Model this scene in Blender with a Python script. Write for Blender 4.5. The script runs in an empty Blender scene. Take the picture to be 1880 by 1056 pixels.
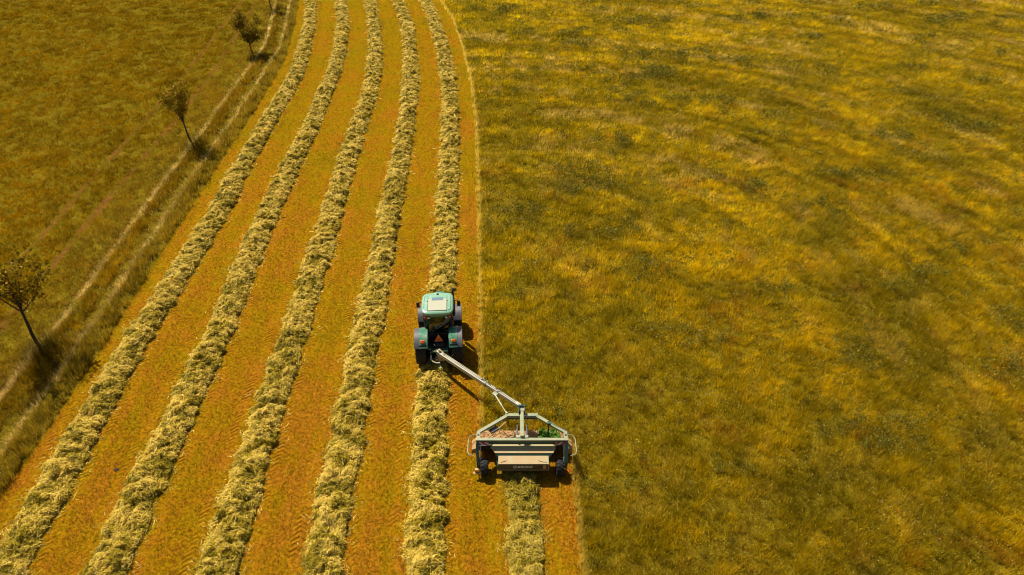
import bpy, math, random
import numpy as np
from mathutils import Vector, Matrix
rad = math.radians
scene = bpy.context.scene
C = scene.collection
# ------------------------------------------------------------------ camera
CAM_H, PITCH = 25.0, 36.5
cam_d = bpy.data.cameras.new('camera'); cam = bpy.data.objects.new('camera', cam_d); C.objects.link(cam)
cam.location = (0, 0, CAM_H); cam.rotation_euler = (rad(90 - PITCH), 0, 0)
cam_d.sensor_width = 36; cam_d.lens = 36 * 1253 / 1880
cam_d.clip_start = .5; cam_d.clip_end = 4000
scene.camera = cam
# ------------------------------------------------------------------ sky, sun, exposure
SUN_EL = 54.0
SH = Vector((.66, -.75, 0)).normalized()                 # direction shadows fall on the ground
w = bpy.data.worlds.new('World'); scene.world = w; w.use_nodes = True
nt = w.node_tree; sky = nt.nodes.new('ShaderNodeTexSky'); sky.sky_type = 'NISHITA'
sky.sun_disc = False; sky.sun_elevation = rad(SUN_EL)
sky.sun_rotation = math.atan2(-SH.x, -SH.y)
sky.dust_density = 2.0
nt.links.new(sky.outputs[0], nt.nodes['Background'].inputs[0]); nt.nodes['Background'].inputs[1].default_value = .055
sd = bpy.data.lights.new('sun', 'SUN'); sun = bpy.data.objects.new('sun', sd); C.objects.link(sun)
sd.energy = 5.0; sd.angle = rad(.53); sd.color = (1, .93, .80)
sdir = Vector((SH.x * math.cos(rad(SUN_EL)), SH.y * math.cos(rad(SUN_EL)), -math.sin(rad(SUN_EL))))
sun.rotation_euler = sdir.to_track_quat('-Z', 'Y').to_euler(); sun.location = (-30, 40, 60)
scene.view_settings.view_transform = 'Standard'; scene.view_settings.look = 'None'
scene.view_settings.exposure = .35; scene.view_settings.gamma = 1
scene.render.engine = 'CYCLES'
try:
    scene.cycles.max_bounces = 5; scene.cycles.transparent_max_bounces = 8; scene.cycles.filter_width = 1.1
except Exception: pass

# ------------------------------------------------------------------ helpers: tagging
def tag(o, label=None, cat=None, group=None, kind=None):
    if label: o['label'] = label
    if cat: o['category'] = cat
    if group: o['group'] = group
    if kind: o['kind'] = kind
    return o
def empty(name, loc, rz=0):
    o = bpy.data.objects.new(name, None); C.objects.link(o); o.location = loc; o.rotation_euler = (0, 0, rz)
    o.empty_display_size = .3
    return o

# ------------------------------------------------------------------ helpers: numpy noise
_rs = np.random.RandomState(7); _T = _rs.rand(256, 256)
def vn(x, y, seed=0):
    x = np.asarray(x, float) + seed * 17.31; y = np.asarray(y, float) + seed * 41.77
    xi = np.floor(x).astype(int); yi = np.floor(y).astype(int)
    fx = x - xi; fy = y - yi; fx = fx * fx * (3 - 2 * fx); fy = fy * fy * (3 - 2 * fy)
    a = _T[xi & 255, yi & 255]; b = _T[(xi + 1) & 255, yi & 255]; c = _T[xi & 255, (yi + 1) & 255]; d = _T[(xi + 1) & 255, (yi + 1) & 255]
    return (a * (1 - fx) + b * fx) * (1 - fy) + (c * (1 - fx) + d * fx) * fy
def fbm(x, y, seed=0, o=4):
    s = 0; t = 0; a = 1.0
    for i in range(o):
        s = s + a * vn(np.asarray(x) * 2 ** i, np.asarray(y) * 2 ** i, seed + i * 3); t += a; a *= .55
    return s / t
def sst(a, b, x):
    t = np.clip((x - a) / (b - a), 0, 1); return t * t * (3 - 2 * t)
def mix(c0, c1, t):
    t = np.asarray(t)[..., None]; return np.asarray(c0) * (1 - t) + np.asarray(c1) * t

# ------------------------------------------------------------------ plan of the field: x as a function of y (metres)
def curve(pts, sm=2.2):
    pts = np.array(sorted(pts)); Y = np.arange(-10, 190, .25)
    y, x = pts[:, 0], pts[:, 1]
    X = np.interp(Y, y, x)
    n0 = min(3, len(y) - 1)
    s0 = (x[n0] - x[0]) / (y[n0] - y[0]); s1 = (x[-1] - x[-3]) / (y[-1] - y[-3]) if len(y) > 2 else s0
    X = np.where(Y < y[0], x[0] + (Y - y[0]) * s0, X); X = np.where(Y > y[-1], x[-1] + (Y - y[-1]) * s1, X)
    k = int(sm / .25) * 2 + 1; ker = np.hanning(k + 2)[1:-1]; ker /= ker.sum()
    X2 = np.convolve(np.pad(X, k // 2, mode='edge'), ker, 'valid')
    X2[:k] = X[:k]; X2[-k:] = X[-k:]
    return lambda q: np.interp(q, Y, X2)
mown_left = curve([(14.72, -22.4), (18.56, -22.3), (21.89, -22.26), (25.4, -22.4), (27.4, -22.5), (30.76, -22.66), (34.47, -22.9), (37.99, -23.15), (40.46, -23.3), (48.17, -23.69), (55.38, -24.1), (62.41, -24.34), (70.1, -24.9), (76.9, -25.45), (93.93, -28.5), (102.94, -30.46)])
line_a = curve([(20.31, -26.1), (25.44, -25.9), (31.31, -26.1), (34.24, -26.3), (37.99, -26.6), (42.08, -26.8), (48.17, -27.3), (53.19, -27.4), (63.36, -28.1), (75.05, -28.8), (81.42, -29.3), (86.62, -30.3), (92.64, -31.6), (96.87, -32.42), (102.94, -33.81)])
line_b = curve([(16.15, -24.0), (22.13, -23.85), (26.8, -23.9), (33.45, -24.26), (37.08, -24.53), (46.47, -25.2), (53.19, -25.5), (58.31, -25.75), (70.58, -26.52), (80.8, -27.3), (88.24, -28.69), (95.79, -30.28), (102.94, -31.79)])
rut_c = curve([(24.06, -28.94), (30.76, -29.2), (35.96, -29.5), (40.25, -29.9), (45.52, -30.2), (52.25, -30.55), (59.92, -31), (68.04, -31.65), (74.52, -32.28), (97.7, -35.71), (102.94, -36.62)])
rut_d = curve([(28.15, -31.6), (34.82, -31.9), (40.75, -32.3), (48.17, -33.0), (53.51, -33.35), (59.92, -33.86), (66.08, -34.3), (79.2, -35.7), (101.15, -38.3)])
mown_right_f = curve([(20.94, -1.52), (25.6, -1.7), (30.02, -1.9), (42.16, -2.45), (51.84, -2.93), (59.92, -3.42), (68.98, -4.27), (79.2, -5.58), (92.14, -7.67), (102.94, -10.36)])
mown_right_n = curve([(14.81, 2.74), (17.43, 2.72), (19.7, 2.74), (21.93, 2.83)], .6)
CUT_Y = 21.35                                              # the mower has cut up to here
def mown_right(y): return np.where(np.asarray(y) < CUT_Y, mown_right_n(y), mown_right_f(y))
ROWS = [
 curve([(15.26, -19.95), (18.76, -20.24), (21.89, -20.47), (25.6, -20.65), (27.1, -20.85), (30.76, -20.95), (34.24, -21.04), (38.72, -21.1), (44.61, -21.3), (48.17, -21.75), (57.23, -22.2), (61.61, -22.46), (68.04, -22.71), (73.28, -23.08), (82.67, -24.6), (89.91, -25.87), (102.94, -28.67)]),
 curve([(15.26, -15.95), (18.76, -16.2), (21.89, -16.27), (25.6, -16.4), (30.41, -16.6), (34.82, -17.0), (41.26, -17.5), (47.26, -17.76), (51.84, -17.96), (57.23, -18.12), (63.36, -18.5), (70.58, -18.95), (79.2, -19.85), (89.91, -21.63), (102.94, -24.46)]),
 curve([(15.26, -11.61), (18.76, -11.83), (21.89, -11.95), (25.6, -12.15), (30.02, -12.3), (34.94, -12.55), (41.86, -12.97), (48.72, -13.4), (53.51, -13.63), (59.17, -13.9), (65.64, -14.2), (73.28, -14.9), (79.2, -15.67), (89.91, -17.6), (102.94, -20.26)]),
 curve([(14.81, -7.44), (17.81, -7.64), (21.89, -7.85), (25.6, -8.06), (30.02, -8.25), (35.41, -8.45), (42.16, -8.76), (48.72, -9.05), (55.27, -9.4), (63.36, -9.98), (70.58, -10.63), (79.2, -11.72), (89.91, -13.35), (102.94, -16.36)]),
 curve([(14.95, -3.43), (17.7, -3.65), (20.0, -3.78), (21.93, -3.89), (24.06, -4.02), (26.01, -4.12), (34.24, -4.33), (39.97, -4.6), (47.26, -4.95), (51.84, -5.19), (57.23, -5.5), (63.36, -5.95), (73.28, -7.0), (82.67, -8.4), (93.93, -10.46), (102.94, -12.47)]),
 curve([(15.26, .54), (17.81, .47), (19.64, .40), (20.62, .36)], .6)]
TREES = [(28.15, -25.98), (54.49, -27.53), (78.62, -29.66), (97.15, -32.72)]
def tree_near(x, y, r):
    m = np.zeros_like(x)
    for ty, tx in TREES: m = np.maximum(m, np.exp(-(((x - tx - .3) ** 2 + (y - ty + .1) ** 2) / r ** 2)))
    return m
def row_dist(x, y):
    d = np.full(np.shape(x), 9.0)
    for i, r in enumerate(ROWS):
        q = np.abs(x - r(y))
        if i == 5: q = np.where(y < 20.5, q, 9)
        d = np.minimum(d, q)
    return d
def rng(y): return np.sqrt(np.asarray(y) ** 2 + CAM_H ** 2)
def halfw(y): return .75 * (np.asarray(y) * .804 + 14.9)

# ------------------------------------------------------------------ helpers: big meshes through numpy
def np_mesh(name, V, F, mat, colors=None, smooth=False):
    me = bpy.data.meshes.new(name); k = F.shape[1]; n = len(F)
    me.vertices.add(len(V)); me.vertices.foreach_set('co', np.ascontiguousarray(V, dtype=np.float32).ravel())
    me.loops.add(n * k); me.loops.foreach_set('vertex_index', np.ascontiguousarray(F, dtype=np.int32).ravel())
    me.polygons.add(n); me.polygons.foreach_set('loop_start', np.arange(0, n * k, k, dtype=np.int32))
    me.polygons.foreach_set('use_smooth', np.full(n, smooth, dtype=bool))
    me.update(calc_edges=True)
    if colors is not None:
        dom = 'FACE' if len(colors) == n else 'POINT'
        a = me.attributes.new('tint', 'FLOAT_COLOR', dom)
        col = np.ones((len(colors), 4), np.float32); col[:, :3] = np.clip(colors, 0, 1); a.data.foreach_set('color', col.ravel())
    me.materials.append(mat)
    o = bpy.data.objects.new(name, me); C.objects.link(o)
    return o

def scatter(y0, y1, n0, R0, rs, xlo, xhi, margin=8):
    """random points with density n0*(R0/R)^2 between curves xlo(y) and xhi(y), inside the visible wedge"""
    out = []
    ys = np.arange(y0, y1, 1.0)
    for y in ys:
        a = max(float(np.min(xlo(np.array([y, y + 1])))), -float(halfw(y + 1)) - margin); b = min(float(np.max(xhi(np.array([y, y + 1])))), float(halfw(y + 1)) + margin)
        if b <= a: continue
        n = int((b - a) * n0 * (R0 / float(rng(y + .5))) ** 2)
        out.append(np.stack([a + rs.rand(n) * (b - a), y + rs.rand(n)], 1))
    P = np.concatenate(out); x, y = P[:, 0], P[:, 1]
    keep = (x > xlo(y)) & (x < xhi(y)); return x[keep], y[keep]

def blades(x, y, h, wd, lx, ly, rs, z0=0.0):
    """one tapered triangle per blade; (lx,ly) horizontal offset of the tip"""
    n = len(x); t = rs.rand(n) * math.pi
    dx, dy = np.cos(t) * wd / 2, np.sin(t) * wd / 2
    V = np.empty((n, 3, 3)); V[:, 0] = np.stack([x - dx, y - dy, np.full(n, z0) - .01], 1); V[:, 1] = np.stack([x + dx, y + dy, np.full(n, z0) - .01], 1)
    V[:, 2] = np.stack([x + lx, y + ly, z0 + h], 1)
    return V.reshape(-1, 3), np.arange(3 * n).reshape(n, 3)

# ------------------------------------------------------------------ materials
def new_mat(name):
    m = bpy.data.materials.new(name); m.use_nodes = True; n = m.node_tree.nodes; l = m.node_tree.links
    for q in list(n): n.remove(q)
    out = n.new('ShaderNodeOutputMaterial'); return m, n, l, out
def plant_mat(name, trans=.35, rough=.6, gloss=.03, val=.25):
    m, n, l, out = new_mat(name)
    at = n.new('ShaderNodeAttribute'); at.attribute_name = 'tint'
    geo = n.new('ShaderNodeNewGeometry')
    hsv = n.new('ShaderNodeHueSaturation')
    mr = n.new('ShaderNodeMapRange'); mr.inputs['To Min'].default_value = 1 - val; mr.inputs['To Max'].default_value = 1 + val
    l.new(geo.outputs['Random Per Island'], mr.inputs['Value']); l.new(mr.outputs[0], hsv.inputs['Value']); l.new(at.outputs['Color'], hsv.inputs['Color'])
    d = n.new('ShaderNodeBsdfDiffuse'); t = n.new('ShaderNodeBsdfTranslucent'); g = n.new('ShaderNodeBsdfGlossy'); g.inputs['Roughness'].default_value = .45
    g.inputs['Color'].default_value = (.9, .8, .5, 1)
    mx = n.new('ShaderNodeMixShader'); mx.inputs[0].default_value = trans; m2 = n.new('ShaderNodeMixShader'); m2.inputs[0].default_value = gloss
    l.new(hsv.outputs[0], d.inputs[0]); l.new(hsv.outputs[0], t.inputs[0]); l.new(d.outputs[0], mx.inputs[1]); l.new(t.outputs[0], mx.inputs[2])
    l.new(mx.outputs[0], m2.inputs[1]); l.new(g.outputs[0], m2.inputs[2]); l.new(m2.outputs[0], out.inputs[0])
    return m
def noise(n, l, co, scale, detail=5, rough=.6, dist=0):
    t = n.new('ShaderNodeTexNoise'); t.inputs['Scale'].default_value = scale; t.inputs['Detail'].default_value = detail; t.inputs['Roughness'].default_value = rough
    t.inputs['Distortion'].default_value = dist; l.new(co, t.inputs['Vector']); return t.outputs['Fac']
def ramp(n, l, fac, stops):
    r = n.new('ShaderNodeValToRGB'); e = r.color_ramp.elements
    while len(e) < len(stops): e.new(.5)
    for q, (p, c) in zip(e, stops): q.position = p; q.color = (c[0], c[1], c[2], 1) if not isinstance(c, float) else (c, c, c, 1)
    l.new(fac, r.inputs[0]); return r.outputs[0]
def mixc(n, l, fac, a, b, mode='MIX'):
    m = n.new('ShaderNodeMix'); m.data_type = 'RGBA'; m.blend_type = mode
    for s, v in ((m.inputs[0], fac), (m.inputs[6], a), (m.inputs[7], b)):
        if hasattr(v, 'is_output'): l.new(v, s)
        elif isinstance(v, (int, float)): s.default_value = v
        else: s.default_value = (*v, 1)
    return m.outputs[2]
def math_n(n, l, op, a, b=None, c=None):
    m = n.new('ShaderNodeMath'); m.operation = op
    for i, v in enumerate((a, b, c)):
        if v is None: continue
        if hasattr(v, 'is_output'): l.new(v, m.inputs[i])
        else: m.inputs[i].default_value = v
    return m.outputs[0]

# ground under the standing grass
def ground_mat():
    m, n, l, out = new_mat('meadow soil'); geo = n.new('ShaderNodeNewGeometry'); co = geo.outputs['Position']
    c = ramp(n, l, noise(n, l, co, .6, 8, .7), [(.3, (.09, .065, .004)), (.5, (.17, .12, .006)), (.7, (.24, .155, .012))])
    c2 = ramp(n, l, noise(n, l, co, 7, 5, .7), [(.35, .55), (.65, 1.3)])
    c = mixc(n, l, 1.0, c, c2, 'MULTIPLY')
    b = n.new('ShaderNodeBsdfDiffuse'); l.new(c, b.inputs[0]); bp = n.new('ShaderNodeBump'); bp.inputs['Distance'].default_value = .1; bp.inputs['Strength'].default_value = .8
    l.new(noise(n, l, co, 6, 8, .7), bp.inputs['Height']); l.new(bp.outputs[0], b.inputs['Normal']); l.new(b.outputs[0], out.inputs[0]); return m
def mown_mat():
    m, n, l, out = new_mat('mown stubble'); geo = n.new('ShaderNodeNewGeometry'); co = geo.outputs['Position']
    ra = n.new('ShaderNodeAttribute'); ra.attribute_name = 'row_dist'; rd = ra.outputs['Fac']
    sx = n.new('ShaderNodeSeparateXYZ'); l.new(co, sx.inputs[0])
    # coordinates running with the rows: (distance from row, y * small)
    cb = n.new('ShaderNodeCombineXYZ'); ua = n.new('ShaderNodeAttribute'); ua.attribute_name = 'across'
    l.new(ua.outputs['Fac'], cb.inputs[0]); l.new(math_n(n, l, 'MULTIPLY', sx.outputs[1], .08), cb.inputs[1])
    streak = noise(n, l, cb.outputs[0], 2.3, 5, .6)
    big = noise(n, l, co, .16, 4, .6); mid = noise(n, l, co, .9, 6, .65); fine = noise(n, l, co, 9, 6, .75)
    v = math_n(n, l, 'ADD', math_n(n, l, 'MULTIPLY', big, .75), math_n(n, l, 'MULTIPLY', streak, .45)); v = math_n(n, l, 'ADD', v, math_n(n, l, 'MULTIPLY', mid, .55))
    fy = n.new('ShaderNodeMapRange'); fy.inputs['From Min'].default_value = 25; fy.inputs['From Max'].default_value = 80; fy.inputs['To Min'].default_value = .03; fy.inputs['To Max'].default_value = -.07; l.new(sx.outputs[1], fy.inputs['Value']); v = math_n(n, l, 'ADD', v, fy.outputs[0])
    c = ramp(n, l, v, [(.64, (.25, .165, .003)), (.78, (.31, .18, .003)), (.90, (.35, .165, .004)), (.99, (.38, .15, .008))])
    sp = ramp(n, l, noise(n, l, co, 6, 10, .85), [(.34, .25), (.5, .88), (.66, 1.6)])
    c = mixc(n, l, 1.0, c, sp, 'MULTIPLY')
    # yellow-green regrowth flecks
    gf = ramp(n, l, noise(n, l, co, 4.0, 5, .7), [(.52, 0.0), (.62, 1.0)])
    c = mixc(n, l, math_n(n, l, 'MULTIPLY', gf, .4), c, (.29, .19, .006))
    # straw dust close to the rows
    # tyre lug prints in two tracks beside every row
    dtr = math_n(n, l, 'ABSOLUTE', math_n(n, l, 'SUBTRACT', rd, 1.22))
    tr = n.new('ShaderNodeMapRange'); tr.inputs['From Min'].default_value = .34; tr.inputs['From Max'].default_value = .24; l.new(dtr, tr.inputs['Value'])
    ph = math_n(n, l, 'ADD', sx.outputs[1], math_n(n, l, 'MULTIPLY', dtr, .75)); ph = math_n(n, l, 'ADD', ph, math_n(n, l, 'MULTIPLY', mid, .45))
    sn = math_n(n, l, 'SINE', math_n(n, l, 'MULTIPLY', ph, 2 * math.pi / .25))
    pat = ramp(n, l, noise(n, l, co, .5, 3, .6), [(.46, 0.0), (.64, .9)])
    msk = math_n(n, l, 'MULTIPLY', tr.outputs[0], pat)
    c = mixc(n, l, math_n(n, l, 'MULTIPLY', msk, .35), c, (.30, .115, .006))
    hgt = math_n(n, l, 'ADD', math_n(n, l, 'MULTIPLY', fine, .5), math_n(n, l, 'MULTIPLY', math_n(n, l, 'MULTIPLY', sn, msk), .30))
    b = n.new('ShaderNodeBsdfDiffuse'); l.new(c, b.inputs[0]); bp = n.new('ShaderNodeBump'); bp.inputs['Distance'].default_value = .13; bp.inputs['Strength'].default_value = 1
    l.new(hgt, bp.inputs['Height']); l.new(bp.outputs[0], b.inputs['Normal']); l.new(b.outputs[0], out.inputs[0]); return m
def soil_mat():
    m, n, l, out = new_mat('red track soil'); geo = n.new('ShaderNodeNewGeometry'); co = geo.outputs['Position']
    c = ramp(n, l, noise(n, l, co, 1.2, 8, .7), [(.3, (.12, .05, .010)), (.55, (.20, .090, .016)), (.75, (.18, .10, .006))])
    c = mixc(n, l, ramp(n, l, noise(n, l, co, .35, 5, .7), [(.44, 1.0), (.54, 0.0)]), c, (.14, .085, .006))
    b = n.new('ShaderNodeBsdfDiffuse'); l.new(c, b.inputs[0]); bp = n.new('ShaderNodeBump'); bp.inputs['Distance'].default_value = .1
    l.new(noise(n, l, co, 5, 8, .7), bp.inputs['Height']); l.new(bp.outputs[0], b.inputs['Normal']); l.new(b.outputs[0], out.inputs[0]); return m
M_PLANT = plant_mat('grass blades', .52); M_HAY = plant_mat('cut grass', .22, gloss=.03, val=.22); M_LEAF = plant_mat('leaves', .35, gloss=.015, val=.3)

# ------------------------------------------------------------------ ground sheets
def sheet(name, xlo, xhi, ys, nc, z, mat, extra=True):
    V = []; A = []; D = []
    t = np.linspace(0, 1, nc); Yg, T = np.meshgrid(ys, t, indexing='ij'); a = xlo(ys)[:, None]; b = xhi(ys)[:, None]
    X = a + (b - a) * T
    V = np.stack([X, Yg, np.full_like(X, z)], -1).reshape(-1, 3)
    i = np.arange(len(ys) - 1)[:, None] * nc + np.arange(nc - 1)[None]; i = i.ravel()
    F = np.stack([i, i + 1, i + 1 + nc, i + nc], 1)
    o = np_mesh(name, V, F, mat, smooth=True)
    if extra:
        q = o.data.attributes.new('row_dist', 'FLOAT', 'POINT'); q.data.foreach_set('value', row_dist(V[:, 0], V[:, 1]).astype(np.float32))
        q = o.data.attributes.new('across', 'FLOAT', 'POINT'); q.data.foreach_set('value', (V[:, 0] - ROWS[3](V[:, 1])).astype(np.float32))
    return o
V = np.array([(-1500, -600, 0), (1500, -600, 0), (1500, 2600, 0), (-1500, 2600, 0)], float)
tag(np_mesh('ground', V, np.array([[0, 1, 2, 3]]), ground_mat()), kind='structure')
MM = mown_mat()
mg = sheet('mown_ground', mown_left, mown_right_f, np.arange(-8, 165, .2), 190, .004, MM); tag(mg, kind='structure')
mg2 = sheet('mown_ground', mown_right_f, mown_right_n, np.arange(-8, CUT_Y, .2), 40, .004, MM); tag(mg2, kind='structure')
MS = soil_mat()
for nm, cv, hw in (('dirt_rut', rut_c, .24), ('dirt_rut', rut_d, .22)):
    ys = np.arange(-5, 165, .15)
    tag(sheet(nm, lambda y: cv(y) - hw * (.1 + 1.8 * fbm(y * 1.6, y * 0 + 3, 5, 5)), lambda y: cv(y) + hw * (.1 + 1.8 * fbm(y * 1.6, y * 0 + 9, 6, 5)), ys, 3, .006, MS, False), kind='structure')

# ------------------------------------------------------------------ standing grass
OLIVE = (.40, .285, .003); OCHRE = (.67, .445, .003); GOLD = (.90, .61, .008); STRAW = (.86, .60, .14); GREEN = (.26, .20, .006); DGREEN = (.075, .085, .012); RED = (.46, .17, .015)
def grass_colors(x, y, rs, side):
    s1 = fbm(x * .11, y * .11, 1); s2 = fbm(x * .5, y * .5, 2); s3 = fbm(x * 1.9, y * 1.9, 3, 3)
    r = rs.rand(len(x))
    c = mix(OLIVE, OCHRE, sst(.32, .68, -.07 * sst(34, 20, y) + s1 * .45 + s2 * .55 + (r - .5) * .22))  # more olive towards the camera, lens falloff put into the colour
    c = mix(c, GOLD, sst(.56, .78, s3 * .6 + s2 * .4 + (r - .5) * .3) * .5)
    c = mix(c, GREEN, sst(.56, .72, fbm(x * .33, y * .33, 9) + (rs.rand(len(x)) - .5) * .15) * (.8 if side == 'right' else .25))
    # seed-head swaths combed in one direction
    u = x * .88 + y * .47; v = -x * .47 + y * .88
    if side == 'right': rr_ = np.hypot(x + 3.5, y - 30); an_ = np.arctan2(y - 30, x + 3.5); u = rr_; v = an_ * 36
    sw = fbm(u * .55, v * .13, 12, 4)
    lines = fbm(u * 1.1 + 9, v * .06, 44, 3); amp = (.20 + .42 * sst(28, 60, y + .4 * x)) if side == 'right' else .15
    c = c * (1 - amp * .5 + amp * sst(.35, .65, lines))[:, None]
    if side == 'right':
        far = sst(25, 75, y + x * .5)
        k = sst(.52, .66, sw + (rs.rand(len(x)) - .5) * .16) * (.18 + .82 * far) * .62
        c = mix(c, STRAW, k * sst(.42, .56, fbm(x * .7, y * .5, 33)))
        k = sst(.66, .72, fbm(x * .45, y * .45, 31)) * .6
        c = mix(c, RED, k * (rs.rand(len(x)) < .5))
    else:
        k = sst(.60, .72, fbm(x * .3, y * .5, 14)) * .28
        c = mix(c, (.40, .24, .012), k)
        c = c * np.array((.53, .425, .5)) * (1.12 - .30 * sst(45, 100, y))[:, None]
    return c
def standing(name, label, y0, y1, xlo, xhi, side, seed, n0=560, hbase=.38):
    rs = np.random.RandomState(seed); K = 24; x, y = scatter(y0, y1, n0 / K, 29, rs, xlo, xhi)
    if side == 'right':                                    # extra stems along the cut edge, to carry its painted sunlit line
        for ys_ in np.arange(y0, y1, 1.0):
            k = int(14 * (29 / float(rng(ys_))) ** 1.5) + 2; yy = ys_ + rs.rand(k); x = np.concatenate([x, mown_right(yy) + .03 + .07 * rs.rand(k)]); y = np.concatenate([y, yy])
    # every clump carries K blades around it
    n = len(x); tv = np.repeat(rs.rand(n), K); th_ = np.repeat(rs.rand(n), K); x = np.repeat(x, K); y = np.repeat(y, K); R = rng(y) / 29
    a = rs.rand(K * n) * 2 * math.pi; q = np.abs(rs.randn(K * n)) * .12 * R
    bx = x + np.cos(a) * q; by = y + np.sin(a) * q
    hn = fbm(bx * .6, by * .6, 21, 4); hl = fbm(bx * 2.5, by * 2.5, 22, 2)
    h = hbase * (.10 + .95 * hn + (.75 if side == 'right' else .45) * hl + (0 if side == 'right' else .12)) * (.75 + .4 * rs.rand(K * n)) * (.55 + .85 * th_)
    lean = .25 + .6 * rs.rand(K * n); la = a + rs.randn(K * n) * .5
    wind = 2 * math.pi * .16 * (fbm(bx * .08, by * .08, 25) - .5) - 1.05
    wl = (.12 + .75 * sst(25, 75, by + bx * .5)) * fbm(bx * .25, by * .25, 26)
    lx = h * (np.cos(la) * lean * .6 + np.cos(wind) * wl); ly = h * (np.sin(la) * lean * .6 + np.sin(wind) * wl)
    wd = (.013 + .014 * rs.rand(K * n)) * R
    col = grass_colors(bx, by, rs, side) * (.48 + .85 * (.5 + (tv - .5) * (1 if side == 'right' else 1 - .6 * sst(35, 80, by)))[:, None] ** 1.2 + .35 * rs.rand(K * n)[:, None] ** 2)
    keep = (bx > xlo(by)) & (bx < xhi(by))
    if side == 'left':
        dc = np.minimum(np.abs(bx - rut_c(by)) / .42, np.abs(by * 0 + bx - rut_d(by)) / .36)
        bare = sst(1.0, .5, dc + .9 * (fbm(bx * .9, by * .9, 40) - .5)); keep &= rs.rand(len(bx)) > bare * (.30 + .65 * sst(.42, .56, fbm(bx * .15, by * .25, 44)))
        h *= 1 - .35 * sst(2.2, .9, dc); sh_ = np.maximum(np.exp(-((bx - rut_c(by) + .42) / .14) ** 2), np.exp(-((bx - rut_d(by) + .40) / .14) ** 2)); h *= 1 + .9 * sh_
        da = np.abs(bx - line_a(by) + .25 * (fbm(by * .4, by * 0, 51) - .5)); db = np.abs(bx - line_b(by) + .25 * (fbm(by * .4, by * 0, 52) - .5))
        pale = np.maximum(sst(.34, .08, np.abs(bx - line_a(by) - .12 - .3 * (fbm(by * .7, by * 0, 58) - .5))) * (.5 + .5 * sst(.35, .5, fbm(by * .2, by * 0, 53))), sst(.34, .08, np.abs(bx - line_b(by) - .12 - .3 * (fbm(by * .7, by * 0, 59) - .5))) * (.45 + .55 * sst(.36, .5, fbm(by * .25, by * 0, 54))))
        pale = np.maximum(pale, 0)
        col = mix(col, np.array((1.0, .72, .22)) * (.62 + .6 * tv[:, None]), pale * .95); ga = sst(.42, .20, np.abs(bx - line_b(by) + .32 + .2 * (vn(by * 1.1, by * 0, 56) - .5))) * sst(.25, .5, fbm(by * .3, by * 0, 57)); h = h * (1 - .85 * ga) * (1 - .3 * pale); strip = sst(-.15, .15, bx - line_a(by)); h = h * (.70 + .62 * strip * (1 - .3 * pale)); col = col * (1 - .0 * ga[:, None])  # pale straw along both strips includes their sunlit left edges as colour
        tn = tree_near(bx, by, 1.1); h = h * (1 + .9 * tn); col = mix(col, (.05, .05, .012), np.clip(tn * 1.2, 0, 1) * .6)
        verge = sst(-.6, .2, bx - line_b(by)); col = mix(col, np.array((.36, .26, .022)) * (.4 + 1.0 * tv[:, None]), verge * (1 - pale) * .5); h = h * (1 + .12 * verge * (1 - pale))
        mid = sst(.2, .6, bx - rut_c(by)) * (1 - sst(-.5, -.1, bx - line_a(by))); col = mix(col, (.36, .25, .03), mid * .25)
    else:
        edge = sst(.30, .14, bx - mown_right(by)); col = mix(col, (.92, .70, .12), edge * (.4 + .6 * rs.rand(len(bx)))); h = h * (1 - edge * .15)  # sunlit face of the cut edge painted into its paler stems
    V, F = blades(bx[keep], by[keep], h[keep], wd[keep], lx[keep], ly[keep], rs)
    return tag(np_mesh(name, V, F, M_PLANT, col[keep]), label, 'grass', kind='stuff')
lo = lambda y: mown_right(y) + .05 * np.sin(np.asarray(y) * 9) + .22 * (vn(np.asarray(y) * 3, np.asarray(y) * 0, 5) - .5)
hi_ = lambda y: np.asarray(y) * 0 + 200.
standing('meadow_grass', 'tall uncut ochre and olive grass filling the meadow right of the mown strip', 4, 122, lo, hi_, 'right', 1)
lo2 = lambda y: np.asarray(y) * 0 - 200.
hi2 = lambda y: mown_left(y) + .25 * (vn(np.asarray(y) * 2.2, np.asarray(y) * 0, 8) - .5)
standing('verge_grass', 'dark olive uncut grass on the left with rutted track and tree line', 8, 122, lo2, hi2, 'left', 2)

rs = np.random.RandomState(9)
x, y = scatter(10, 112, 260, 29, rs, lo2, lambda y: mown_left(y) - .05); n = len(x); vz = sst(-1.2, .1, x - line_a(y)); keep = rs.rand(n) < .30 + .45 * vz; x, y, vz = x[keep], y[keep], vz[keep]; n = len(x)
VERGE = (x, y, vz)

# short stubble and loose straw on the mown strip
rs = np.random.RandomState(5)
x, y = scatter(8, 118, 520, 29, rs, mown_left, lambda y: mown_right(y))
R = rng(y) / 29; n = len(x); a = rs.rand(n) * 6.283; h = (.03 + .08 * rs.rand(n)); le = h * (.5 + rs.rand(n))
g = fbm(x * .35, y * .35, 60); g2 = fbm(x * 1.6, y * 1.6, 61)
col = mix(mix((.39, .185, .003), (.45, .25, .005), sst(30, 75, y)), mix((.34, .20, .004), (.42, .29, .006), sst(30, 75, y)), sst(.40, .55, g * .6 + g2 * .4 + (rs.rand(n) - .5) * .5)); col = mix(col, (.60, .40, .05), (rs.rand(n) < .12) * .8); col = mix(col, (.10, .07, .003), (rs.rand(n) < .30) * .85)
col = mix(col, (.46, .19, .012), sst(.54, .68, fbm(x * .2, y * .12, 63)) * .7)
tk = sst(.34, .24, np.abs(row_dist(x, y) - 1.22)) * sst(70, 40, y); ok = rs.rand(n) > tk * .5; col = col * (.35 + .85 * rs.rand(n)[:, None]) * (.65 + .6 * vn((x - ROWS[3](y)) * 3.2, y * .06, 66))[:, None]
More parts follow.
